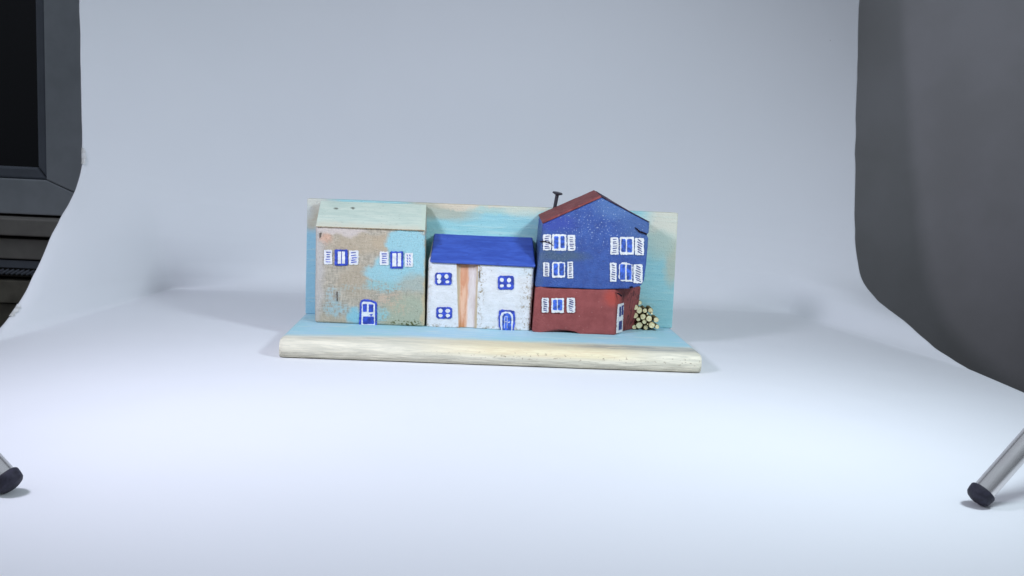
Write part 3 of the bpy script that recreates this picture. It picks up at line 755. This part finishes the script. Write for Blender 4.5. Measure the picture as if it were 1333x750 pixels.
for k, (zx, zy, zr_) in enumerate(logs):
    Yl = .925+random.uniform(-.018, .012); px, py, r = 780+zx/9.38, 365+zy/9.38, zr_/9.38/F*7.75*1.04
    c = at(px, py, Yl); c.z = max(c.z, T+r+.001)
    bm = bmesh.new(); n_ = 18; d = Vector((random.uniform(-.05, .05), 1, random.uniform(-.03, .03))).normalized()
    q = c+d*(D-.006-c.y)
    sx, sz = random.uniform(.9, 1.02), random.uniform(.92, 1.05); ph = random.uniform(0, 6)
    def ringp(cc, rad): return [bm.verts.new(cc+Vector((math.cos(2*math.pi*i/n_)*rad*sx*(1+.05*math.sin(3*2*math.pi*i/n_+ph)), 0, math.sin(2*math.pi*i/n_)*rad*sz*(1+.04*math.sin(2*2*math.pi*i/n_+ph))))) for i in range(n_)]
    rs = [ringp(c+Vector((0, .001, 0)), r*.80), ringp(c, r*.9), ringp(c+d*.004, r), ringp(q, r*.97)]
    for j, (a_, b_) in enumerate(zip(rs, rs[1:])):
        for i in range(n_):
            f = bm.faces.new((a_[i], a_[(i+1) % n_], b_[(i+1) % n_], b_[i])); f.material_index = 1 if j > 0 else 0
    bm.faces.new(rs[0]).material_index = 0; bm.faces.new(rs[-1][::-1]).material_index = 1
    lg = link('log', bm, [M_end, M_bark], pile)
    sxy = bmesh

# ------------------------------------------------------------------ lamp stands (chrome leg with rubber foot in view)
def chrome():
    a = Mat('brushed_chrome', .26, .5); a.b.inputs['Metallic'].default_value = .92
    a.bump(a.noise(30, 4, sc=(1, 1, 8)), .05, .002)
    return a.color(a.mix(a.noise(12, 3), lin((214, 212, 224)), lin((234, 232, 242))))
M_chrome = chrome(); M_rub = simple('black_rubber', (46, 46, 62), .6, .3, .2, 40, .3)
def stand(px, py, px2, py2, side, label):
    footp = atz(px, py, .0); footp = Vector((footp.x, footp.y, .0))
    # direction of the leg: rises outwards; chosen in the upright plane through the foot
    tip = at(px2, py2, footp.y+.10)
    d = (tip-footp); d.normalize()
    st = thing('light_stand', label, 'light stand', tuple(footp), 'chrome lamp stands in front of the shelf')
    R_ = .0485
    start = footp+d*.06+Vector((0, 0, R_*.75)); end = footp+d*2.6+Vector((0, 0, R_*.75))
    bm = bmesh.new(); tube(bm, start, end, R_, n=40)
    lg = link('leg', bm, M_chrome, st, smooth=True); e = lg.modifiers.new('e', 'EDGE_SPLIT'); e.split_angle = math.radians(40)
    bm = bmesh.new(); ax = d
    prof_ = [(-.016, .015), (-.015, .034), (-.009, .047), (0.0, .0545), (.020, .0580), (.036, .0590), (.040, .0570), (.042, .0490)]
    a_ = ax.orthogonal().normalized(); b_ = ax.cross(a_); n_ = 36; rs = []
    for t, r in prof_: rs.append([bm.verts.new(start+ax*t+(a_*math.cos(6.28318*i/n_)+b_*math.sin(6.28318*i/n_))*r) for i in range(n_)])
    for A_, B_ in zip(rs, rs[1:]):
        for i in range(n_): bm.faces.new((A_[i], A_[(i+1) % n_], B_[(i+1) % n_], B_[i]))
    bm.faces.new(rs[0][::-1])
    mn = min(v.co.z for v in bm.verts)
    for v in bm.verts: v.co.z -= mn-.001
    ft = link('rubber_foot', bm, M_rub, lg, smooth=True, org=footp)
    # keep leg seated in its foot
    lg.location.z = -mn+.001; ft.location.z = mn-.001
    # hub, pole and the other two legs, outside the picture
    hub = end+Vector((0, 0, -mn))
    bm = bmesh.new(); tube(bm, hub-Vector((0, 0, .15)), hub+Vector((0, 0, .15)), .11, n=32); link('hub', bm, M_rub, st)
    bm = bmesh.new(); tube(bm, hub+Vector((0, 0, .1)), hub+Vector((side*.9, -.8, .9)), .05, n=32); link('pole', bm, M_chrome, st, smooth=True)
    for q in (Vector((side*1.6, 1.2, 0)), Vector((side*1.2, -2.0, 0))):
        e_ = hub+q; e_.z = .05; bm = bmesh.new(); tube(bm, hub, e_, R_, n=32); link('leg', bm, M_chrome, st, smooth=True)
    return hub
stand(1262, 660, 1350, 560, 1, 'chrome tripod leg with black rubber foot on the paper at lower right')
stand(27, 645, -61, 549, -1, 'chrome tripod leg with black rubber foot on the paper at lower left')

# ------------------------------------------------------------------ light
w = bpy.data.worlds.new('World'); S.world = w; w.use_nodes = True
# dim room, a little lighter from the ceiling
wt = w.node_tree; tc = wt.nodes.new('ShaderNodeTexCoord'); sx_ = wt.nodes.new('ShaderNodeSeparateXYZ'); wt.links.new(tc.outputs['Generated'], sx_.inputs[0])
mr = wt.nodes.new('ShaderNodeMapRange'); wt.links.new(sx_.outputs[2], mr.inputs[0]); mr.inputs[1].default_value = -.1; mr.inputs[2].default_value = .8; mr.inputs[3].default_value = .09; mr.inputs[4].default_value = .42
wt.nodes['Background'].inputs[0].default_value = (.78, .88, 1, 1); wt.links.new(mr.outputs[0], wt.nodes['Background'].inputs[1])
def lamp(name, loc, tgt, size, power, col, spread=math.radians(130)):
    l = bpy.data.lights.new(name, 'AREA'); l.shape = 'DISK'; l.size = size; l.energy = power; l.color = col; l.spread = spread
    o = bpy.data.objects.new(name, l); COL.objects.link(o); o.location = loc
    o.rotation_euler = (Vector(tgt)-Vector(loc)).to_track_quat('-Z', 'Y').to_euler()
lamp('lamp_right', (3.1, -2.9, 3.4), (0, .0, .25), .9, 84, (.78, .90, 1), math.radians(124))
lamp('lamp_left', (-3.2, -2.9, 3.4), (0, .0, .25), .9, 84, (.81, .82, 1), math.radians(124))
S.view_settings.view_transform = 'Standard'; S.view_settings.look = 'None'; S.view_settings.exposure = 0
